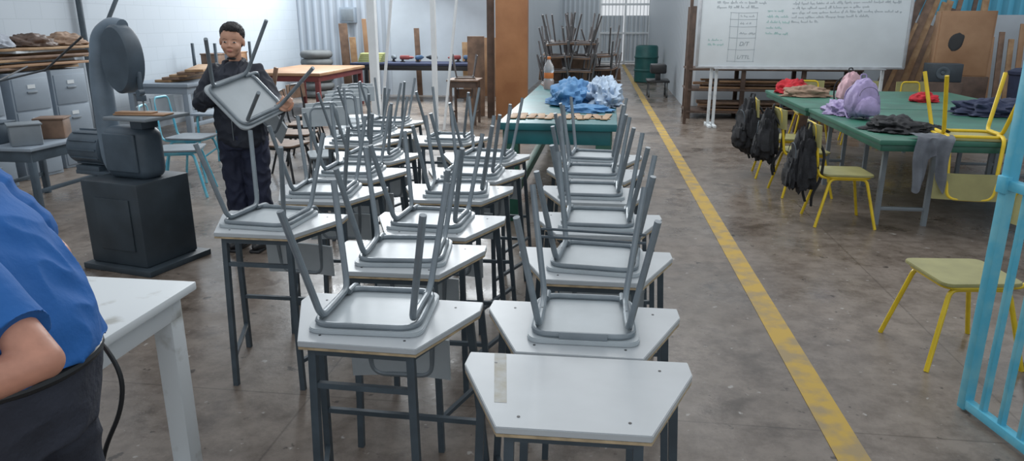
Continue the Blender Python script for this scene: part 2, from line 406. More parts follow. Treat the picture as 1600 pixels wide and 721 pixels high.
b=B();b.lathe([(.02,0),(.07,.0),(.075,.02),(.075,.12),(.066,.14),(.066,.22),(.075,.24),(.07,.3),(.03,.37),(.02,.39),(.02,.4)]);b.obj('bottle_body',PET,bt)
b=B();b.lathe([(.067,.145),(.0685,.15),(.0685,.215),(.067,.22)]);b.obj('label_band',ORJ,bt)
b=B();b.lathe([(.024,.39),(.026,.395),(.026,.42),(.02,.425)]);b.obj('cap',ORJ,bt)
b=B();b.lathe([(.02,.01),(.069,.012),(.07,.11),(.02,.112)]);b.obj('juice',ORJ,bt)
sc=chair_proto(TUBE2,BRN2,'aged gray-brown chair stacked upside down on the workbench','chair','stacked chairs on the workbench')
first=True
for i,(x,y) in enumerate(((-.70,9.5),(-.42,9.55),(-.68,10.1),(-.38,10.15),(-.12,10.05))):
    for k in range(4 if i<4 else 3):
        L3=(x+rj.uniform(-.04,.04),y+.03*k+rj.uniform(-.04,.04),.85+.386+k*.17);R3=(rj.uniform(-.06,.06),pi+rj.uniform(-.08,.08),rj.uniform(-.4,.4))
        if first: sc.location=L3;sc.rotation_euler=R3;first=False
        else: place(sc,L3,R3)
bench('desk','small brown wooden desk standing in the passage',-.35,.15,12.6,13.3,.72,BRN2,BRN,.03,.05)
n=place(sc,(-.1,12.95,.72+.386),(0,pi,.3),'brown-gray chair upside down on a small desk');del n['group']
b=B();b.lathe([(.26,0),(.29,.02),(.29,.28),(.305,.3),(.305,.33),(.29,.35),(.29,.62),(.305,.64),(.305,.67),(.29,.69),(.28,.92),(.25,.96),(.24,.93)],seg=32)
o=b.obj('barrel',BARR,loc=(1.02,21.0,0));o.scale=(1.1,1.1,1.05);meta(o,'tall teal plastic barrel standing by the passage wall','barrel')
t=T('cart','dark low cart loaded with tools near the barrel','cart',(1.1,17.0,0))
b=B();b.box((0,0,.35),(.5,.7,.05));b.box((0,0,.62),(.35,.5,.2),bev=.03);b.box((0,0,.45),(.1,.4,.2));b.obj('cart_bed',BLKP,t)
for sx in(-1,1):
    for sy in(-1,1): b=B();b.lathe([(.08,-.02),(.08,.02)],(sx*.2,sy*.3,.08),axis='x');b.box((sx*.2,sy*.3,.22),(.03,.03,.25));b.obj('wheel',RUB,t)
b=B();b.box((0,0,1.7),(.54,.2,3.4));o=b.obj('plywood_pillar',ORW,loc=(-1.66,12.5,0));meta(o,'orange-brown plywood boxed pillar','pillar')
b=B();b.box((0,0,1.7),(.12,.1,3.4));o=b.obj('board',BRN,loc=(-2.06,12.7,0));meta(o,'dark wooden board standing beside the pillar','board')
b=B();b.box((0,0,.7),(.3,.05,1.4));o=b.obj('board',BRN2,loc=(-2.36,12.9,0));meta(o,'brown wooden panel standing behind the small desk','board')
def pole(p0,p1,r,label):
    b=B();b.tube([(0,0,0),Vector(p1)-Vector(p0)],r,sq=True);o=b.obj('steel_pole',POLEP,loc=p0);meta(o,label,'pole');return o
pole((-3.58,10.9,0),(-3.58,10.9,3.3),.085,'thick white painted square steel roof column')
pole((-2.66,11.0,0),(-2.66,11.0,3.3),.05,'thin white painted steel roof column')
pole((-3.50,10.8,0),(-3.06,10.8,3.3),.025,'thin white diagonal brace beside the roof column')
pole((-2.56,11.1,0),(-2.15,11.1,3.3),.025,'thin white diagonal brace beside the roof column')
bench('workbench','long dark workbench with blue edged top',-5.5,-2.75,15.1,16.0,.8,NAVC,BLKP,.05,.08)
bench('workbench','wood-topped work table with dark red frame',-6.4,-5.0,12.2,14.6,.78,TANW,RED,.05,.08)
bench('desk','small brown school desk beside the steel column',-2.62,-2.1,11.6,12.1,.74,BRN2,BRN,.03,.04)
n=place(sc,(-2.36,11.87,.74+.386),(0,pi,.2),'brown-gray school chair upside down on a small desk');del n['group']
for i in range(6):
    b=B();b.tube([(.27*math.cos(t*2*pi/28),.27*math.sin(t*2*pi/28),0) for t in range(28)],.085,True,seg=12)
    o=b.obj('tire',RUB,loc=(-6.5,15.75,.085+.172*i));meta(o,'used gray rubber tire stacked against the wall','tire','stacked tires')
for i in range(5):
    b=B();b.box((0,0,.02),(.5,.35,.036));o=b.obj('card_box',YGRN,loc=(-5.15+.01*i,15.5,.80+.038*i),rot=(0,0,.04*i));meta(o,'flat yellow-green card box stacked on the workbench','box','stacked card boxes')
for i,(m,x) in enumerate(((TOOLR,-4.4),(TOOLB,-4.1),(BLKP,-3.8),(TOOLR,-3.3),(GRAYP,-4.7),(TOOLB,-3.05))):
    t=T('hand_drill','colored power tool lying on the dark workbench','tool',(x,15.5+.05*i,.8),(0,0,i*1.3),'power tools on the workbench')
    b=B();b.box((0,0,.1),(.22,.09,.09),bev=.03);b.lathe([(.03,-.06),(.03,0),(.015,.05)],(.15,0,.1),axis='x');b.obj('tool_body',m,t)
    b=B();b.box((-.05,0,.035),(.05,.05,.1),bev=.015);b.box((-.05,0,.012),(.1,.07,.024),bev=.01);b.obj('tool_handle',BLKP,t)
t=T('electrical_box','gray electrical box mounted on the corrugated wall','electrical box',(-5.95,16.43,1.62))
b=B();b.box((0,0,.17),(.36,.13,.34));b.obj('housing',CAB,t)
b=B();b.box((0,-.07,.17),(.28,.012,.26));b.obj('cover',GRAYP,t)
b=B();b.tube([(-7.14,9.3,0),(-7.14,9.3,3.3)],.04);b.tube([(-7.1,9.3,1.1),(-6.6,10.4,3.2)],.03)
o=b.obj('wall_pipe',DARK);meta(o,'gray conduit pipe with angled brace on the block wall','pipe')
for i,(x,w,h,m) in enumerate(((-2.6,.4,1.3,TANW),(-3.1,.35,1.2,WOOD),(-6.0,.2,1.6,BRN2),(-5.8,.15,1.3,WOOD),(-4.3,.12,1.5,BRN2),(-5.5,.1,1.7,TANW))):
    b=B();b.box((0,0,h/2),(w,.025,h),(.1,0,0));o=b.obj('board',m,loc=(x,16.25,0.01));meta(o,'wooden board leaning against the rear wall','board')
t=T('tool_rack','dark steel rack holding crates by the rear wall','shelf',(-6.75,12.2,0))
for x in(-.2,.2):
    for y in(-.6,.6): b=B();b.box((x,y,.65),(.04,.04,1.3));b.obj('upright',DARK,t)
for z in(.3,.9): b=B();b.box((0,0,z),(.44,1.25,.03));b.obj('shelf',DARK,t)
for i,(y,z,m) in enumerate(((-.35,.915,BRN2),(.1,.915,CAB),(.45,.915,TANW))):
    b=B();b.box((0,0,.1),(.3,.26,.2),bev=.01);b.box((0,0,.2),(.32,.28,.02));o=b.obj('storage_box',m,loc=(-6.75,12.2+y,z));meta(o,'small lidded storage box on the steel rack','box','storage boxes on the rack')
# filing cabinets
def cabinet(x,y,rz=0):
    r=T('filing_cabinet','gray steel filing cabinet with labeled drawers','cabinet',(x,y,0),(0,0,rz),'filing cabinets along the wall')
    b=B();b.box((0,0,.56),(.62,.46,1.12),bev=.008);b.obj('body',CAB,r)
    for k in range(3):
        z=.2+.35*k
        b=B();b.box((.315,0,z),(.015,.42,.33),bev=.004);d=b.obj('drawer',CAB,r)
        b=B();b.box((.33,0,z+.02),(.02,.12,.02));b.obj('handle',GRAYP,d)
        b=B();b.box((.325,0,z+.08),(.006,.09,.04),bev=0);b.obj('label_holder',WHITEP,d)
    return r
c0=cabinet(-6.45,7.1,-.15)
for i,(x,y) in enumerate(((-6.5,7.75),(-6.4,6.4))): place(c0,(x,y,0),(0,0,-.15))
for i in range(9):
    b=B();b.box((0,0,.015),(.22+.08*(i%3),1.7-.15*(i%4),.026),bev=.003);o=b.obj('plank',(WOOD,BRN2,TANW,WHITEP)[i%4],loc=(-6.5+.05*(i%3),7.3+.05*i,1.122+.028*i),rot=(0,0,.12*math.sin(i*2)));meta(o,'loose wooden plank stacked on the filing cabinets','plank','planks on the filing cabinets')
for i,(y,m) in enumerate(((7.0,CLG),(7.6,BRN),(8.1,CLT))):
    cloth('sack',"crumpled dusty sack on the stacked planks",(-6.5,y,1.375),(.2,.25,.12),m,50+i,.3,'sack')
# crates and scrap around the saw
bench('desk','low gray steel bench standing behind the band saw',-5.6,-4.9,5.5,6.4,.6,CAB,SAWD,.03,.05)
for i,(x,y,m) in enumerate(((-5.45,5.75,SAWD),(-5.15,6.1,BRN2),(-5.1,5.7,GRAYP))):
    b=B();b.box((0,0,.09),(.24,.22,.18),bev=.015);b.box((0,0,.185),(.26,.24,.015));o=b.obj('crate',m,loc=(x,y,.6),rot=(0,0,.4*i));meta(o,'small dusty crate on the steel bench','box','crates on the steel bench')
bench('workbench','gray steel workbench with wooden top by the block wall',-6.9,-5.9,9.6,11.4,.8,CAB,CAB,.05,.08)
for i in range(5):
    b=B();b.box((0,0,.02),(.25,1.4,.035));o=b.obj('plank',(WOOD,BRN2)[i%2],loc=(-6.4+.05*i,10.5,.8+.037*i),rot=(0,0,.1*i));meta(o,'loose wooden plank lying on the wall workbench','plank','planks on the wall workbench')
for i in range(4):
    b=B();b.box((0,0,.5),(.06,.04,1.0),(.15,.1*i,0));o=b.obj('plank',BRN2,loc=(-5.5+.12*i,10.0+.2*i,.01));meta(o,'short plank leaning by the wall workbench','plank','planks leaning at the bench')
b=B();b.tube([(-6,6.9,1.2),(-5.2,5.6,1.15),(-4.2,5.0,1.3),(-3.55,4.6,1.55)],.008);o=b.obj('power_cable',BLKP);meta(o,'thin black power cable running to the band saw','cable')
# ---------- band saw
bs=T('band_saw','gray cast-iron vertical band saw on a steel cabinet base','band saw',(-3.24,4.5,0),(0,0,-.22))
b=B();b.box((.0,0,.33),(.50,.46,.58),bev=.015);b.box((.02,0,.02),(.60,.56,.04));b.obj('cabinet_base',SAWB,bs)
b=B();b.box((.02,-.235,.33),(.3,.012,.36));b.obj('base_panel',SAWB,bs)
b=B();b.box((.03,-.0,.79),(.38,.22,.36),bev=.075,seg=5);b.box((.03,-.115,.80),(.28,.02,.26),bev=.009,seg=3);b.obj('lower_wheel_housing',SAWD,bs)
b=B();b.lathe([(.02,-.14),(.03,-.135),(.03,-.12)],(.03,-.0,.82),axis='y');b.obj('hub_cap',GRAYP,bs)
b=B();b.lathe([(.14,-.07),(.17,-.06),(.178,-.04),(.178,.05),(.165,.07),(.08,.075)],(.05,0,1.41),seg=40,axis='y',sc=(.70,1,1.24));b.obj('upper_wheel_housing',SAWD,bs)
cpts=fil([(-.08,.03,.62),(-.20,.03,.70),(-.215,.03,.95),(-.215,.03,1.30),(-.16,.03,1.56),(-.04,.03,1.63),(.05,.03,1.615)],.12,False,6)
b=B();b.tube(cpts,[.085-.035*min(1,k/(len(cpts)-1)) for k in range(len(cpts))],seg=14);b.obj('column',SAW,bs)
b=B();b.box((.22,-.03,1.045),(.36,.38,.022),bev=.005);b.obj('saw_table',GRAYP,bs)
b=B();b.box((.15,0,1.0),(.1,.14,.08));b.obj('trunnion',SAWD,bs)
b=B();b.box((.17,.0,1.15),(.002,.014,.22),bev=0);b.obj('blade',STEEL,bs)
b=B();b.box((.165,.0,1.25),(.025,.025,.16));b.box((.17,-.01,1.16),(.05,.04,.04));b.lathe([(.02,-.02),(.02,.02)],(.20,-.04,1.2),axis='y');b.box((.10,0,1.31),(.14,.03,.03));b.obj('blade_guide',SAWD,bs)
b=B();b.lathe([(.06,-.16),(.12,-.15),(.125,.14),(.1,.16),(.03,.17)],(-.44,.1,.78),seg=24,axis='x')
for k in range(12):
    a=2*pi*k/12;b.box((-.44,.1+.125*math.cos(a),.78+.125*math.sin(a)),(.26,.012,.012),(a,0,0),bev=0)
b.box((-.44,.1,.64),(.22,.2,.04));b.box((-.34,.1,.61),(.44,.2,.03));b.obj('motor',SAWD,bs)
b=B();b.box((0,0,0),(.36,.12,.010));b.box((-.05,0,.010),(.26,.08,.01));o=b.obj('plywood_offcut',TANW,loc=(-3.04,4.40,1.063),rot=(0,0,.0));meta(o,'thin plywood offcut on the band saw table','wood')
# ---------- blue chairs and others
YG='yellow chairs around the green tables'
bc=chair_proto(BLUEP,GRAYP,'light blue tubular chair with gray seat by the band saw','chair','blue chairs beside the band saw');bc.location=(-4.15,6.5,0);bc.rotation_euler=(0,0,1.9);bc.scale=(1.2,1.2,1.2)
place(bc,(-4.45,7.2,0),(0,0,1.6)).scale=(1.2,1.2,1.2)
t=T('side_table','small table with gray-blue top and light blue tubular legs','table',(-4.45,7.95,0))
b=B();b.box((0,0,.62),(.6,.5,.025),bev=.006);b.obj('tabletop',CAB,t)
for s in(-1,1):
    b=B();b.tube(fil([(s*.26,-.2,0),(s*.24,-.2,.6),(s*.24,.2,.6),(s*.26,.2,0)],.05),.014);b.obj('leg_frame',BLUEP,t)
    b=B();b.tube([(s*.25,-.2,.1),(-s*.25,.2,.5)],.01);b.obj('cross_brace',BLUEP,t)
dk=chair_proto(BLKP,BRN2,'dark framed school chair with brown seat in a row','chair','dark chairs in a row')
dk.location=(-3.3,7.0,0);dk.rotation_euler=(0,0,1.4);dk.scale=(1.15,)*3
for i in range(1,4): place(dk,(-3.3-.2*i,7.0+.75*i,0),(0,0,1.4+.2*(i%3)))
for i in range(7):
    place(gc,(-2.62-.10*i,6.5+.45*i,0),(0,0,.5+.25*math.sin(i*2.1)),'gray tubular school chair standing in a row','gray chairs standing behind the desks').scale=(1.15,)*3
# ---------- right side tables
def gtable(x0,x1,y0,y1,label):
    cx,cy=(x0+x1)/2,(y0+y1)/2;w,d=x1-x0,y1-y0
    r=T('work_table',label,'table',(cx,cy,0),group='green work tables')
    b=B();b.box((0,0,.74),(w,d,.04),bev=.006);b.obj('tabletop',GTOP,r)
    b=B()
    for s in(-1,1): b.box((0,s*(d/2-.03),.695),(w-.04,.03,.05));b.box((s*(w/2-.03),0,.695),(.03,d-.04,.05))
    b.obj('apron',GREENP,r)
    for sy in(-1,1):
        for x in(-w/2+.16,-w/2+.54,w/2-.54,w/2-.16):
            b=B();b.tube([(x,sy*(d/2-.3),0),(x,sy*(d/2-.3),.7)],.026,sq=True);b.obj('leg',GRAYP,r)
        for s in(-1,1):
            b=B();b.box((s*(w/2-.35),sy*(d/2-.3),.14),(.38,.03,.03));b.obj('rail',GRAYP,r)
    return r
gtable(2.12,4.4,5.9,8.05,'large green-topped work table with gray steel legs')
gtable(2.10,4.4,8.1,10.2,'green-topped steel table with gray legs and cloth bundles')
yc=chair_proto(YEL,OLIVE,'yellow tubular chair with olive seat pulled up to table','chair',YG)
S=(1.15,)*3
yc.location=(1.98,6.25,0);yc.rotation_euler=(0,0,pi/2);yc.scale=S
place(yc,(1.92,7.3,0),(0,0,pi/2+.1));place(yc,(1.88,8.15,0),(0,0,pi/2-.1))
place(yc,(1.80,3.68,0),(0,0,-pi/2+.12),'yellow tubular chair with olive seat beside the blue gate')
place(yc,(2.83,6.12,.762+.386*1.28),(0,pi,pi-.1),'yellow chair upside down on table edge, backrest hanging down').scale=(1.45,1.2,1.28)
for x,y in((2.8,10.55),(3.5,10.6),(4.2,10.5)): place(yc,(x,y,0),(0,0,rj.uniform(-.2,.2)))
place(gc,(2.35,3.35,0),(0,0,-1.3),'gray tubular chair standing behind the blue gate','loose gray chairs').scale=(1.1,)*3
# ---------- bags
def bag(name,label,loc,rot,m,m2,s=1.0,flat=1.0,wd=1.0,limp=.06):
    r=T(name,label,'backpack',loc,rot)
    def fn(v):
        k=1+limp*(noise.noise(v*2.5+Vector((loc[0],loc[1],0)))+.5*noise.noise(v*6+Vector((loc[0],loc[1],0))))
        f=lambda q:math.copysign(abs(q)**.68,q)
        v=Vector((f(v.x),f(v.y),f(v.z)))*k
        if v.z>0: v.x*=1-.34*v.z;v.y*=1-.45*v.z
        return v
    b=B();b.ell((0,0,.21*s),(.14*s*wd,.09*s*flat,.2*s),seg=44,fn=fn);b.obj('bag_body',m,r)
    b=B();b.ell((0,-.080*s*flat,.13*s),(.105*s*wd,.045*s*flat,.1*s),seg=32,fn=fn);b.obj('front_pocket',m2,r)
    b=B();b.tube(fil([(-.03*s,.02,.39*s),(-.03*s,.03,.46*s),(.03*s,.03,.46*s),(.03*s,.02,.39*s)],.02),.007*s);b.obj('carry_loop',m2,r)
    for q in(-1,1):
        b=B();b.tube(fil([(q*.05*s,.04*s,.38*s),(q*.085*s*wd,.13*s*flat,.28*s),(q*.09*s*wd,.12*s*flat,.10*s),(q*.1*s*wd,.05*s,.0*s),(q*.06*s*wd,.07*s,-.08*s if limp>.3 else .02*s)],.06),.009*s);b.obj('strap',m2,r)
    b=B();b.tube([(.085*s*wd*math.cos(t),-.084*s*flat,.24*s+.09*s*math.sin(t)) for t in [pi*k/12 for k in range(13)]],.0025*s);b.obj('zipper',BLKP if m is not BLACK else DARK,r)
    return r
bag('backpack','purple backpack slumped on the green table',(2.38,7.2,.762),(-.06,0,.15),PURP,PURP,.9,1.5,1.15,.14)
bag('backpack','pink and black backpack behind the purple one',(2.55,8.15,.762),(.0,0,.5),PINK,BLACK,.9,1.2,1.1,.2)
bag('backpack','black backpack hanging from a yellow chair back',(1.63,6.2,.26),(0,0,-pi/2+.1),BLACK,BLACK,1.28,.85,.9,.35)
bag('backpack','black backpack with pale strap hanging from chair back',(1.57,7.3,.3),(0,0,-pi/2-.3),BLACK,BLACK,1.25,.9,.95,.35)
bag('backpack','tall black backpack hanging beside two others',(1.53,8.15,.28),(0,0,-pi/2+.3),BLACK,BLACK,1.35,.85,.9,.35)
cloth('red_cloth','bright red cloth bundle on the green table',(2.35,9.75,.762),(.2,.16,.13),REDC,5,.4)
cloth('tan_cloth_bag','tan cloth bundle on the green table',(2.42,9.35,.762),(.26,.16,.1),CLT,6,.35)
cloth('jacket','dark jacket crumpled at the table corner',(2.42,6.45,.762),(.2,.22,.09),BLACK,16,.5)
cloth('jacket','pale purple garment beside the purple backpack',(2.30,7.6,.762),(.12,.2,.10),PURP,61,.5)
cloth('red_bandana','red cloth bundle on the green table',(3.6,8.9,.762),(.14,.12,.09),REDC,26,.3)
cloth('jacket','dark navy jacket crumpled on the green table',(3.75,7.7,.762),(.3,.2,.12),NAVC,36,.5)
b=B();o=bmesh.new();nx,nz=26,26;G=[]
for j in range(nz+1):
    row=[]
    for i in range(nx+1):
        u=i/nx;w=j/nz
        x=-.17+.34*u*(1-.25*max(0,w-.4))
        if w<.4: y=.22*(1-w/.4)-.03;z=.03+.02*noise.noise(Vector((u*5,w*6,1)))
        else: y=-.045+.035*math.sin(u*17+w*2)*(w-.3);z=.03-(w-.4)/.6*(.42+.1*math.sin(u*7+1)-.16*(1 if .35<u<.55 else 0))
        row.append(o.verts.new((x+.02*math.sin(w*8),y,z)))
    G.append(row)
for j in range(nz):
    for i in range(nx): o.faces.new((G[j][i],G[j][i+1],G[j+1][i+1],G[j+1][i]))
bmesh.ops.solidify(o,geom=o.faces[:],thickness=.012)
b.merge(o);o=b.obj('jacket',CLG,loc=(2.50,5.87,.775),ang=80);o.scale=(.8,1,.85);meta(o,'gray jacket draped over the table edge','clothes')
cloth('jacket','black cloth bundle beside the gray jacket',(2.62,6.3,.762),(.13,.13,.06),BLACK,41,.4)
# ---------- whiteboard
wbd=T('whiteboard','large whiteboard with faint handwriting on a steel stand','whiteboard',(1.35,12.05,0),(0,0,.02))
b=B();b.box((1.6,0,1.55),(3.1,.03,1.2),bev=.002);b.obj('writing_surface',WB,wbd)
b=B()
for z in(.95,2.15): b.box((1.6,-.01,z),(3.16,.05,.035))
for x in(.03,3.17): b.box((x,-.01,1.55),(.04,.05,1.2))
b.obj('frame',ALU,wbd)
b=B();b.box((1.6,-.05,.93),(2.6,.08,.02));b.obj('pen_tray',ALU,wbd)
for x in(.28,.36,2.9):
    b=B();b.box((x,.05,.55),(.045,.045,1.1));b.box((x,.05,.02),(.05,.5,.04));b.obj('stand_leg',WHITEP,wbd)
b=B()
for z in(1.78,1.68,1.57,1.40,1.22,1.04): b.tube([(.49,-.0165,z+.004),(.70,-.0165,z-.003),(.91,-.0165,z+.002)],.0025,seg=4)
for x in(.50,.62,.90): b.tube([(x,-.0165,1.78),(x+.004,-.0165,1.4),(x-.003,-.0165,1.03)],.0025,seg=4)
b.obj('drawn_table',INK,wbd)
rw=random.Random(11)
def scrawl(x,z,width,size,m):
    # one line of hurried cursive, word by word
    b=B();cx=x
    while cx<x+width:
        n=rw.randint(2,8);P=[]
        for i in range(n):
            h=size*(.45 if rw.random()<.65 else 1.0)*rw.uniform(.8,1.1);w=size*rw.uniform(.35,.5)
            P+=[(cx,z+rw.uniform(0,.1)*size),(cx+w*.35,z+h),(cx+w*.6,z+h*.5),(cx+w*.8,z-(size*.35 if rw.random()<.15 else 0))]
            cx+=w
        P=[Vector((q[0],-.0165,q[1]+.01*math.sin(q[0]*3))) for q in P]
        b.tube(fil(P,size*.15,False,2),size*.042,seg=4)
        cx+=size*.5
    return b.obj('handwriting',m,wbd)
for k in range(3): scrawl(.28,1.98-.07*k,.85-.1*k,.045,INK)
for k in range(5): scrawl(1.05,1.80-.085*k,.26,.04,INK2)
for k in range(6): scrawl(1.42,1.98-.068*k,1.6-.12*k*(k%3),.042,INK)
scrawl(.18,1.35,.2,.035,INK2);scrawl(.18,1.28,.16,.035,INK2)
for z in(1.71,1.60,1.45): scrawl(.65,z,.16,.035,INK)
def text(s,x,z,size,m,parent,y=-.0175):
    cu=bpy.data.curves.new('t','FONT');cu.body=s;cu.size=size;cu.extrude=.0003;cu.shear=.2
    ob=bpy.data.objects.new('t',cu);COL.objects.link(ob)
    dg=bpy.context.evaluated_depsgraph_get();me=bpy.data.meshes.new_from_object(ob.evaluated_get(dg))
    bpy.data.objects.remove(ob)
    o=bpy.data.objects.new('handwriting',me);me.materials.clear();me.materials.append(m);COL.objects.link(o);o.parent=parent
    o.location=(x,y,z);o.rotation_euler=(pi/2,0,0);return o
text('D/T',.66,1.28,.09,INK,wbd);text('L/TTL',.64,1.08,.08,INK,wbd)
b=B();b.box((0,0,1.1),(.05,.06,2.2));o=b.obj('post',BRN,loc=(1.27,12.3,0));meta(o,'dark brown upright post beside the whiteboard','post')
rk=T('lumber_rack','dark wooden lumber rack behind the whiteboard','shelf',(2.4,13.4,0))
for x in(-1.0,-.1,.9,1.8):
    for y in(-.35,.35):
        b=B();b.box((x,y,.95),(.07,.07,1.9));b.obj('upright',BRN,rk)
for z in(.12,.5,.85):
    b=B();b.box((.4,0,z),(2.9,.8,.035));b.obj('shelf',BRN,rk)
rl=random.Random(3)
for z in(.14,.52,.87):
    for i in range(11):
        h=rl.uniform(.02,.05);w=rl.uniform(.06,.16);lx=rl.uniform(.9,1.3)
        b=B();b.box((0,0,h/2),(lx*2,w,h),bev=.002)
        lay=i//4
        o=b.obj('plank',(WOOD,BRN2,BRN,TANW)[rl.randrange(4)],loc=(2.8+rl.uniform(-.15,.15),13.12+.18*(i%4),z+.002+lay*.055),rot=(0,0,rl.uniform(-.02,.02)));meta(o,'rough sawn plank stored flat on the rack','plank','planks on the lumber rack')
for i in range(14):
    h=rl.uniform(1.7,2.5);w=rl.uniform(.07,.15)
    b=B();b.box((0,0,h/2),(w,.03,h),bev=.002)
    o=b.obj('board',(WOOD,BRN2,BRN,BRN)[rl.randrange(4)],loc=(4.25+.14*i,12.75+.045*i,.01),rot=(-.25,.40-.02*i,0));meta(o,'long wooden board leaning diagonally against the wall','board','boards leaning by the whiteboard')
for i in range(8):
    b=B();b.box((0,0,.15),(rl.uniform(.25,.4),.04,.3));o=b.obj('wood_scrap',(BRN,BRN2,WOOD)[i%3],loc=(3.0+.36*i,11.6+.1*(i%2),0.005),rot=(.25,0,rl.uniform(-.4,.4)));meta(o,'short wood scrap leaning on the floor','wood','wood scraps by the wall')
wc=T('wooden_cabinet','plywood box with an irregular dark opening','cabinet',(5.35,12.2,0),(0,0,-.25))
b=B();b.box((0,.2,1.32),(.72,.02,.95));b.box((-.36,0,1.32),(.025,.4,.95));b.box((.36,0,1.32),(.025,.4,.95));b.box((0,0,.85),(.72,.4,.025));b.box((0,0,1.79),(.74,.4,.025));b.obj('box_body',TANW,wc)
b=B();b.box((-.0,-.2,1.32),(.70,.02,.93));b.obj('front_panel',TANW,wc)
b=B();b.ell((-.10,-.211,1.35),(.1,.006,.13),(0,.3,0),fn=lambda v:v*(1+.25*noise.noise(v*1.5)));b.obj('opening',BLKP,wc)
b=B();b.box((0,0,.42),(.8,.45,.84));b.obj('stand',BRN,wc)
for i in range(6):
    h=rl.uniform(1.3,1.9)
    b=B();b.box((0,0,h/2),(.09,.03,h));o=b.obj('board',(WOOD,TANW,BRN2)[i%3],loc=(6.25+.18*i,13.4+.04*i,0.01),rot=(-.2,.04,0));meta(o,'wooden board leaning upright at the pale wall','board','boards leaning at the pale wall')
sp=T('loudspeaker','old gray speaker cabinet on a wooden box','speaker',(4.85,11.5,0),(0,0,-.2))
b=B();b.box((0,0,.4),(.5,.4,.8),bev=.01);b.obj('stand_box',BRN,sp)
b=B();b.box((0,0,.93),(.46,.3,.26),bev=.01);b.obj('speaker_cabinet',SAWB,sp)
b=B();b.lathe([(.09,-.005),(.09,.01),(.07,.015),(.03,.0),(.02,.01)],(-.02,-.155,.93),axis='y',seg=28);b.obj('cone',DARK,sp)
t=T('trash_bin','navy tall tapered bin beside the speaker','bin',(6.0,11.4,0))
b=B();b.lathe([(.2,0),(.26,.9),(.28,.92),(.28,.96),(.2,1.0)]);b.obj('bin_body',NAVC,t)
# ---------- blue gate
gt=T('barred_gate','light blue steel barred gate standing open','gate',(1.61,3.06,0),(0,0,math.atan2(-.36,.07)))
L_=1.3
b=B()
b.box((0,0,1.13),(.045,.045,2.24));b.box((L_,0,1.13),(.045,.045,2.24))
for z in(.04,1.02,2.22): b.box((L_/2,0,z),(L_,.04,.04))
b.obj('gate_frame',BLUEP,gt)
for i in range(1,12):
    b=B();b.box((i*L_/12,0,1.13),(.024,.024,2.16),bev=.002);b.obj('bar',BLUEP,gt)
b=B();b.box((.0,-.02,1.02),(.05,.03,.07));b.obj('latch',BLUEP,gt)
# ---------- white table front
wt=bench('work_table','worn white-painted wooden work table',-2.7,-1.385,1.5,2.16,.79,WHITEP,WHITEP,.03,.07,False,.08)
b=B();b.box((.58,0,.1),(.04,.5,.06));b.obj('stretcher',WHITEP,wt)
b=B();b.tube(fil([(-1.5,1.75,.797),(-1.37,1.6,.80),(-1.24,1.49,.9),(-1.18,1.48,.80),(-1.2,1.48,.70),(-1.28,1.47,.55),(-1.32,1.46,.1),(-1.5,1.5,.01),(-1.7,1.6,.01)],.1,False,6),.006)
o=b.obj('extension_cable',BLKP);meta(o,'black extension cable hanging from the white table','cable')
# ---------- people
def hand(b,wr,d,n,s,curl=1.0,side=1):
    d=Vector(d).normalized();n=Vector(n);n=(n-d*n.dot(d)).normalized();x=d.cross(n)*side
    wr=Vector(wr)
    M=Matrix((x,d,n)).transposed().to_4x4();M.translation=wr
    rot=M.to_euler()
    b.ell(wr+d*.045*s,(.040*s,.05*s,.016*s),rot,seg=16)
    b.ell(wr+d*.07*s,(.040*s,.025*s,.015*s),rot,seg=16)
    for i,(o,l) in enumerate(((.030,.072),(.010,.08),(-.011,.074),(-.031,.058))):
        p=wr+x*o*s+d*.082*s;P=[p-d*.02*s,p];a=0
        for f,ang in((.45,.5),(.3,.75),(.25,.6)):
            a+=ang*curl;p=p+(d*math.cos(a)+n*math.sin(a))*l*f*s;P.append(p)
        b.cap(P,[.0095*s,.0095*s,.0088*s,.008*s,.0068*s])
    p=wr+x*.03*s+d*.02*s;q=p+(x*.8+d*.6+n*.3).normalized()*.035*s;q2=q+(d*.7+n*.7+x*.1).normalized()*.03*s;q3=q2+(d*.5+n*.9-x*.2).normalized()*.022*s
    b.cap([wr+d*.01*s,p,q,q2,q3],[.014*s,.013*s,.0115*s,.010*s,.008*s])
def head(b,c,R,s=1.0):
    e=R.to_euler();c=Vector(c)
    def P(x,y,z): return c+R@Vector((x*s,y*s,z*s))
    b.ell(P(0,.012,.03),(.074*s,.090*s,.084*s),e)
    b.ell(P(0,-.018,-.030),(.062*s,.066*s,.070*s),e)
    b.ell(P(0,-.045,-.080),(.030*s,.030*s,.024*s),e)
    for q in(-1,1):
        b.ell(P(q*.033,-.060,-.03),(.027*s,.022*s,.026*s),e)
        b.ell(P(q*.075,.01,-.005),(.008*s,.017*s,.027*s),e)
        b.ell(P(q*.010,-.087,-.029),(.0075*s,.008*s,.006*s),e)
    b.cap([P(0,-.078,.004),P(0,-.092,-.025)],[.006*s,.0095*s])
    b.ell(P(0,-.081,-.056),(.020*s,.008*s,.009*s),e)
    return P
def face_parts(P,R,s,par):
    e=R.to_euler()
    for q in(-1,1):
        b=B();b.ell(P(q*.030,-.0775,.0),(.0125*s,.006*s,.0048*s),e);b.obj('eye',EYEW,par)
        b=B();b.ell(P(q*.030,-.082,.0),(.0065*s,.003*s,.0048*s),e);b.obj('iris',EYEB,par)
        b=B();b.cap([P(q*.016,-.0805,.018),P(q*.031,-.0805,.021),P(q*.046,-.071,.017)],[.0012*s,.0018*s,.001*s]);b.obj('eyebrow',BROW,par)
    b=B();b.ell(P(0,-.0875,-.053),(.017*s,.004*s,.0028*s),e);b.ell(P(0,-.087,-.058),(.014*s,.005*s,.0032*s),e);b.obj('lips',LIP,par)
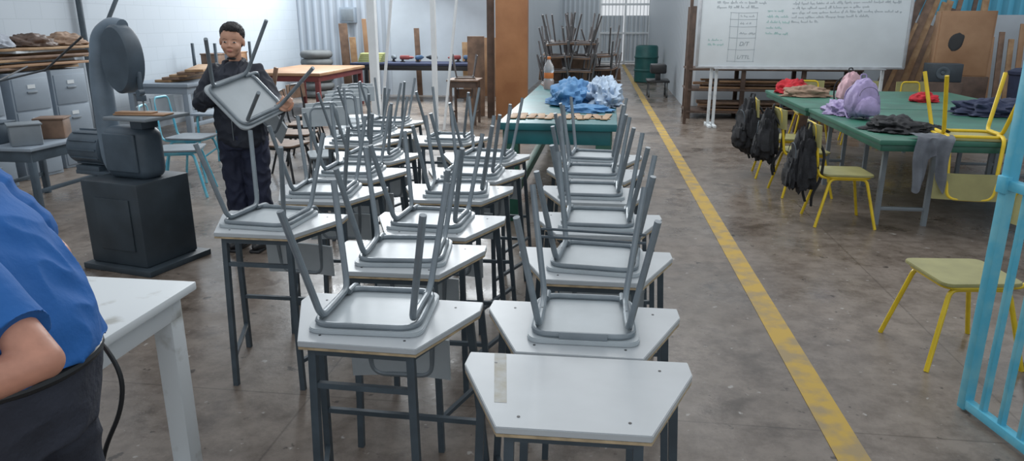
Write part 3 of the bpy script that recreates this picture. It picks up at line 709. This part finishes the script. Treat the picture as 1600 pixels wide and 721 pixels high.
# boy
RH=Euler((.04,.06,.30)).to_matrix()
bx,by=-2.64,4.92
SH=[(-2.80,by,1.295),(-2.48,by,1.295)];EL=[(-2.90,by-.06,1.09),(-2.32,by-.12,1.10)]
WR=[(-2.56,4.66,1.225),(-2.19,4.60,1.085)]
HS=1.04
b=B()
P=head(b,(bx+.01,by-.03,1.515),RH,HS)
b.cap([(bx,by,1.25),(bx,by+.01,1.36),(bx+.005,by,1.46)],[.07,.044,.044])
b.ell((bx,by,1.2),(.14,.08,.16));b.ell((bx,by,.95),(.12,.08,.14))
for i in(0,1):
    b.cap([(bx+(-.12,.12)[i],by,1.27),SH[i],EL[i],WR[i]],[.045,.045,.034,.025])
    hx=bx+(-.09,.09)[i]
    b.cap([(hx,by,.88),(hx,by,.47),(hx,by+.01,.09)],[.07,.05,.036])
    b.cap([(hx,by+.03,.04),(hx,by-.13,.035)],[.033,.028])
hand(b,WR[0],(.75,-.35,.35),(.5,-.6,-.7),1.0,1.1,1)
hand(b,WR[1],(.7,-.5,.4),(.2,.5,.8),1.0,1.1,-1)
boy=bake(b.obj('person',SKIN),.005,2)
meta(boy,'boy in black jacket lifting a gray chair with both hands','person')
face_parts(P,RH,HS,boy)
b=B();e=RH.to_euler();s_=HS
b.ell(P(0,.026,.052),(.081*s_,.088*s_,.078*s_),e);b.ell(P(0,.05,.01),(.072*s_,.064*s_,.068*s_),e)
b.ell(P(.008,-.040,.090),(.052*s_,.038*s_,.026*s_),e)
for k in range(11):
    a=-.9+1.8*k/10;b.cap([P(.045*math.sin(a),-.05,.096),P(.056*math.sin(a)+.006,-.070+.02*(1-math.cos(a)),.078+.004*math.sin(k*2.3))],[.012,.006])
bake(b.obj('hair',HAIR,boy),.005,1,.004,60)
b=B()
b.loft([(bx,by,.78,.172,.12),(bx,by,.9,.18,.125),(bx,by,1.05,.175,.12),(bx,by,1.2,.178,.122),(bx,by,1.28,.17,.11),(bx,by+.01,1.335,.12,.085),(bx,by+.012,1.375,.066,.066)])
for i in(0,1):
    d=Vector(WR[i])-Vector(EL[i]);w=Vector(EL[i])+d*.93
    b.cap([(bx+(-.1,.1)[i],by,1.28),SH[i],EL[i],w],[.065,.068,.064,.046])
jk=bake(b.obj('jacket',JACK,boy),.006,2,.016,11,3)
b=B()
for q in(-1,1): b.cap([(bx+q*.055,by+.035,1.385),(bx+q*.064,by-.03,1.37),(bx+q*.045,by-.095,1.29),(bx+q*.012,by-.132,1.18)],[.016,.018,.018,.009])
b.cap([(bx-.055,by+.035,1.385),(bx,by+.06,1.395),(bx+.055,by+.035,1.385)],[.016,.016,.016])
bake(b.obj('collar',JACK,boy),.005,1)
b=B();b.box((bx,by-.132,1.02),(.007,.008,.38));b.obj('jacket_zipper',GRAYP,boy)
b=B();b.ell(P(0,-.042,-.108),(.032,.032,.009),e);b.obj('face_mask',BLACK,boy)
b=B();b.loft([(bx,by,.76,.16,.115),(bx,by,.86,.165,.118),(bx,by,.95,.155,.11)])
for i in(0,1):
    hx=bx+(-.085,.085)[i];b.cap([(hx,by,.82),(hx,by,.47),(hx,by+.01,.10)],[.1,.088,.080])
bake(b.obj('trousers',NAVY,boy),.008,2,.014,10,7)
for i in(0,1):
    hx=bx+(-.09,.09)[i];b=B();b.ell((hx,by-.05,.045),(.048,.135,.045));b.box((hx,by-.05,.012),(.085,.26,.024),bev=.01);b.obj('shoe',BLKP,boy)
# man
my=1.22
RM=Euler((.45,0,-pi/2)).to_matrix()
b=B()
P2=head(b,(-1.83,my,1.53),RM,1.05)
b.cap([(-1.45,my,1.3),(-1.58,my,1.42),(-1.76,my,1.50)],[.09,.064,.06])
b.loft([(-1.24,my,.8,.09,.14),(-1.20,my,.95,.11,.155),(-1.22,my,1.08,.10,.155),(-1.33,my,1.26,.10,.165),(-1.47,my,1.36,.07,.12)])
A1=[Vector((-1.20,my-.165,1.31)),Vector((-.925,.985,1.100)),Vector((-1.14,.855,1.035))]
A2=[(-1.42,my+.17,1.32),(-1.28,1.44,1.12),(-1.50,1.38,1.02)]
b.cap([Vector((-1.36,my-.1,1.31)),A1[0]],[.055,.05])
b.cap([A1[0],A1[0].lerp(A1[1],.6),A1[1]],[.05,.042,.031])
b.cap([A1[1],A1[1].lerp(A1[2],.3),A1[2]],[.030,.035,.024])
b.cap([(-1.42,my+.1,1.33)]+A2,[.055,.05,.042,.028])
hand(b,A1[2],(-.9,-.1,-.35),(.1,.9,-.3),1.08,.7,1)
hand(b,A2[2],(-.9,-.2,-.35),(.1,-.9,-.3),1.08,.7,-1)
for s in(-1,1):
    b.cap([(-1.23,my+s*.1,.9),(-1.27,my+s*.11,.5),(-1.24,my+s*.11,.09)],[.085,.06,.04])
    b.cap([(-1.22,my+s*.11,.04),(-1.38,my+s*.12,.035)],[.04,.032])
man=bake(b.obj('person',SKIN2),.005,2)
meta(man,'man in blue polo shirt and dark trousers leaning forward','person')
face_parts(P2,RM,1.05,man)
e=RM.to_euler()
b=B();b.ell(P2(0,.03,.052),(.083,.092,.078),e);b.ell(P2(0,.055,.0),(.073,.06,.07),e);bake(b.obj('hair',HAIR,man),.006,1)
b=B()
b.loft([(-1.196,my,.975,.136,.184),(-1.20,my,1.03,.130,.182),(-1.215,my,1.09,.124,.18),(-1.262,my,1.18,.120,.178),(-1.34,my,1.28,.116,.178),(-1.44,my,1.35,.10,.165),(-1.53,my,1.40,.07,.1),(-1.56,my,1.42,.06,.07)],ex=.92)
b.cap([(-1.36,my-.1,1.28),A1[0]],[.07,.062])
sA=A1[0];sB=A1[0].lerp(A1[1],.82)
b.tube([sA.lerp(sB,k/7) for k in range(8)],[.062-.0005*k for k in range(8)],seg=24)
b.cap([(-1.40,my+.08,1.31),A2[0],Vector(A2[0]).lerp(Vector(A2[1]),.7)],[.07,.066,.062])
shirt=bake(b.obj('polo_shirt',POLO,man),.005,2,.009,8,11,(1,1,1.3))
b=B();b.loft([(-1.235,my,.78,.118,.165),(-1.225,my,.87,.125,.172),(-1.205,my,.96,.122,.168),(-1.20,my,1.02,.115,.163)],ex=.9)
for s in(-1,1):
    b.cap([(-1.24,my+s*.08,.86),(-1.27,my+s*.11,.5),(-1.24,my+s*.11,.09)],[.106,.082,.07])
bake(b.obj('trousers',PANT,man),.008,2,.010,8,5)
b=B();b.tube([(-1.203+.124*math.cos(t),my+.170*math.sin(t),.960) for t in [2*pi*k/40 for k in range(40)]],.013,True);b.obj('belt',BLKP,man)
for s in(-1,1):
    b=B();b.ell((-1.30,my+s*.115,.05),(.15,.052,.05));b.box((-1.30,my+s*.115,.012),(.29,.095,.024),bev=.01);b.obj('shoe',BLKP,man)
# ---------- light
w=bpy.data.worlds.new('w');SC.world=w;w.use_nodes=True;nt=w.node_tree
bg=nt.nodes['Background'];bg.inputs['Color'].default_value=(.90,.95,1,1);bg.inputs['Strength'].default_value=.80
def area(loc,rot,sx,sy,e,c=(1,1,1)):
    l=bpy.data.lights.new('skylight','AREA');l.shape='RECTANGLE';l.size=sx;l.size_y=sy;l.energy=e;l.color=c
    o=bpy.data.objects.new('skylight',l);COL.objects.link(o);o.location=loc;o.rotation_euler=rot;return o
area((-4.2,15,4.4),(math.radians(-55),0,math.radians(-18)),5,2.5,780,(.92,.97,1))
area((.3,9,5),(0,0,0),3,8,150,(1,.99,.97))
try:
    SC.view_settings.view_transform='Standard'
    SC.view_settings.gamma=1.05
    SC.view_settings.exposure=-.04
except Exception: pass
# ---------- camera
f=1120;p=math.atan(327/f);cp=math.cos(p);sp_=math.sin(p);yaw=math.atan(155/(f*cp+327*sp_))
cd=bpy.data.cameras.new('cam');cam=bpy.data.objects.new('cam',cd);COL.objects.link(cam)
cd.sensor_width=36;cd.lens=f/1600*36;cd.clip_start=.05
cam.location=(0,0,1.65);cam.rotation_euler=(pi/2-p,0,yaw);SC.camera=cam
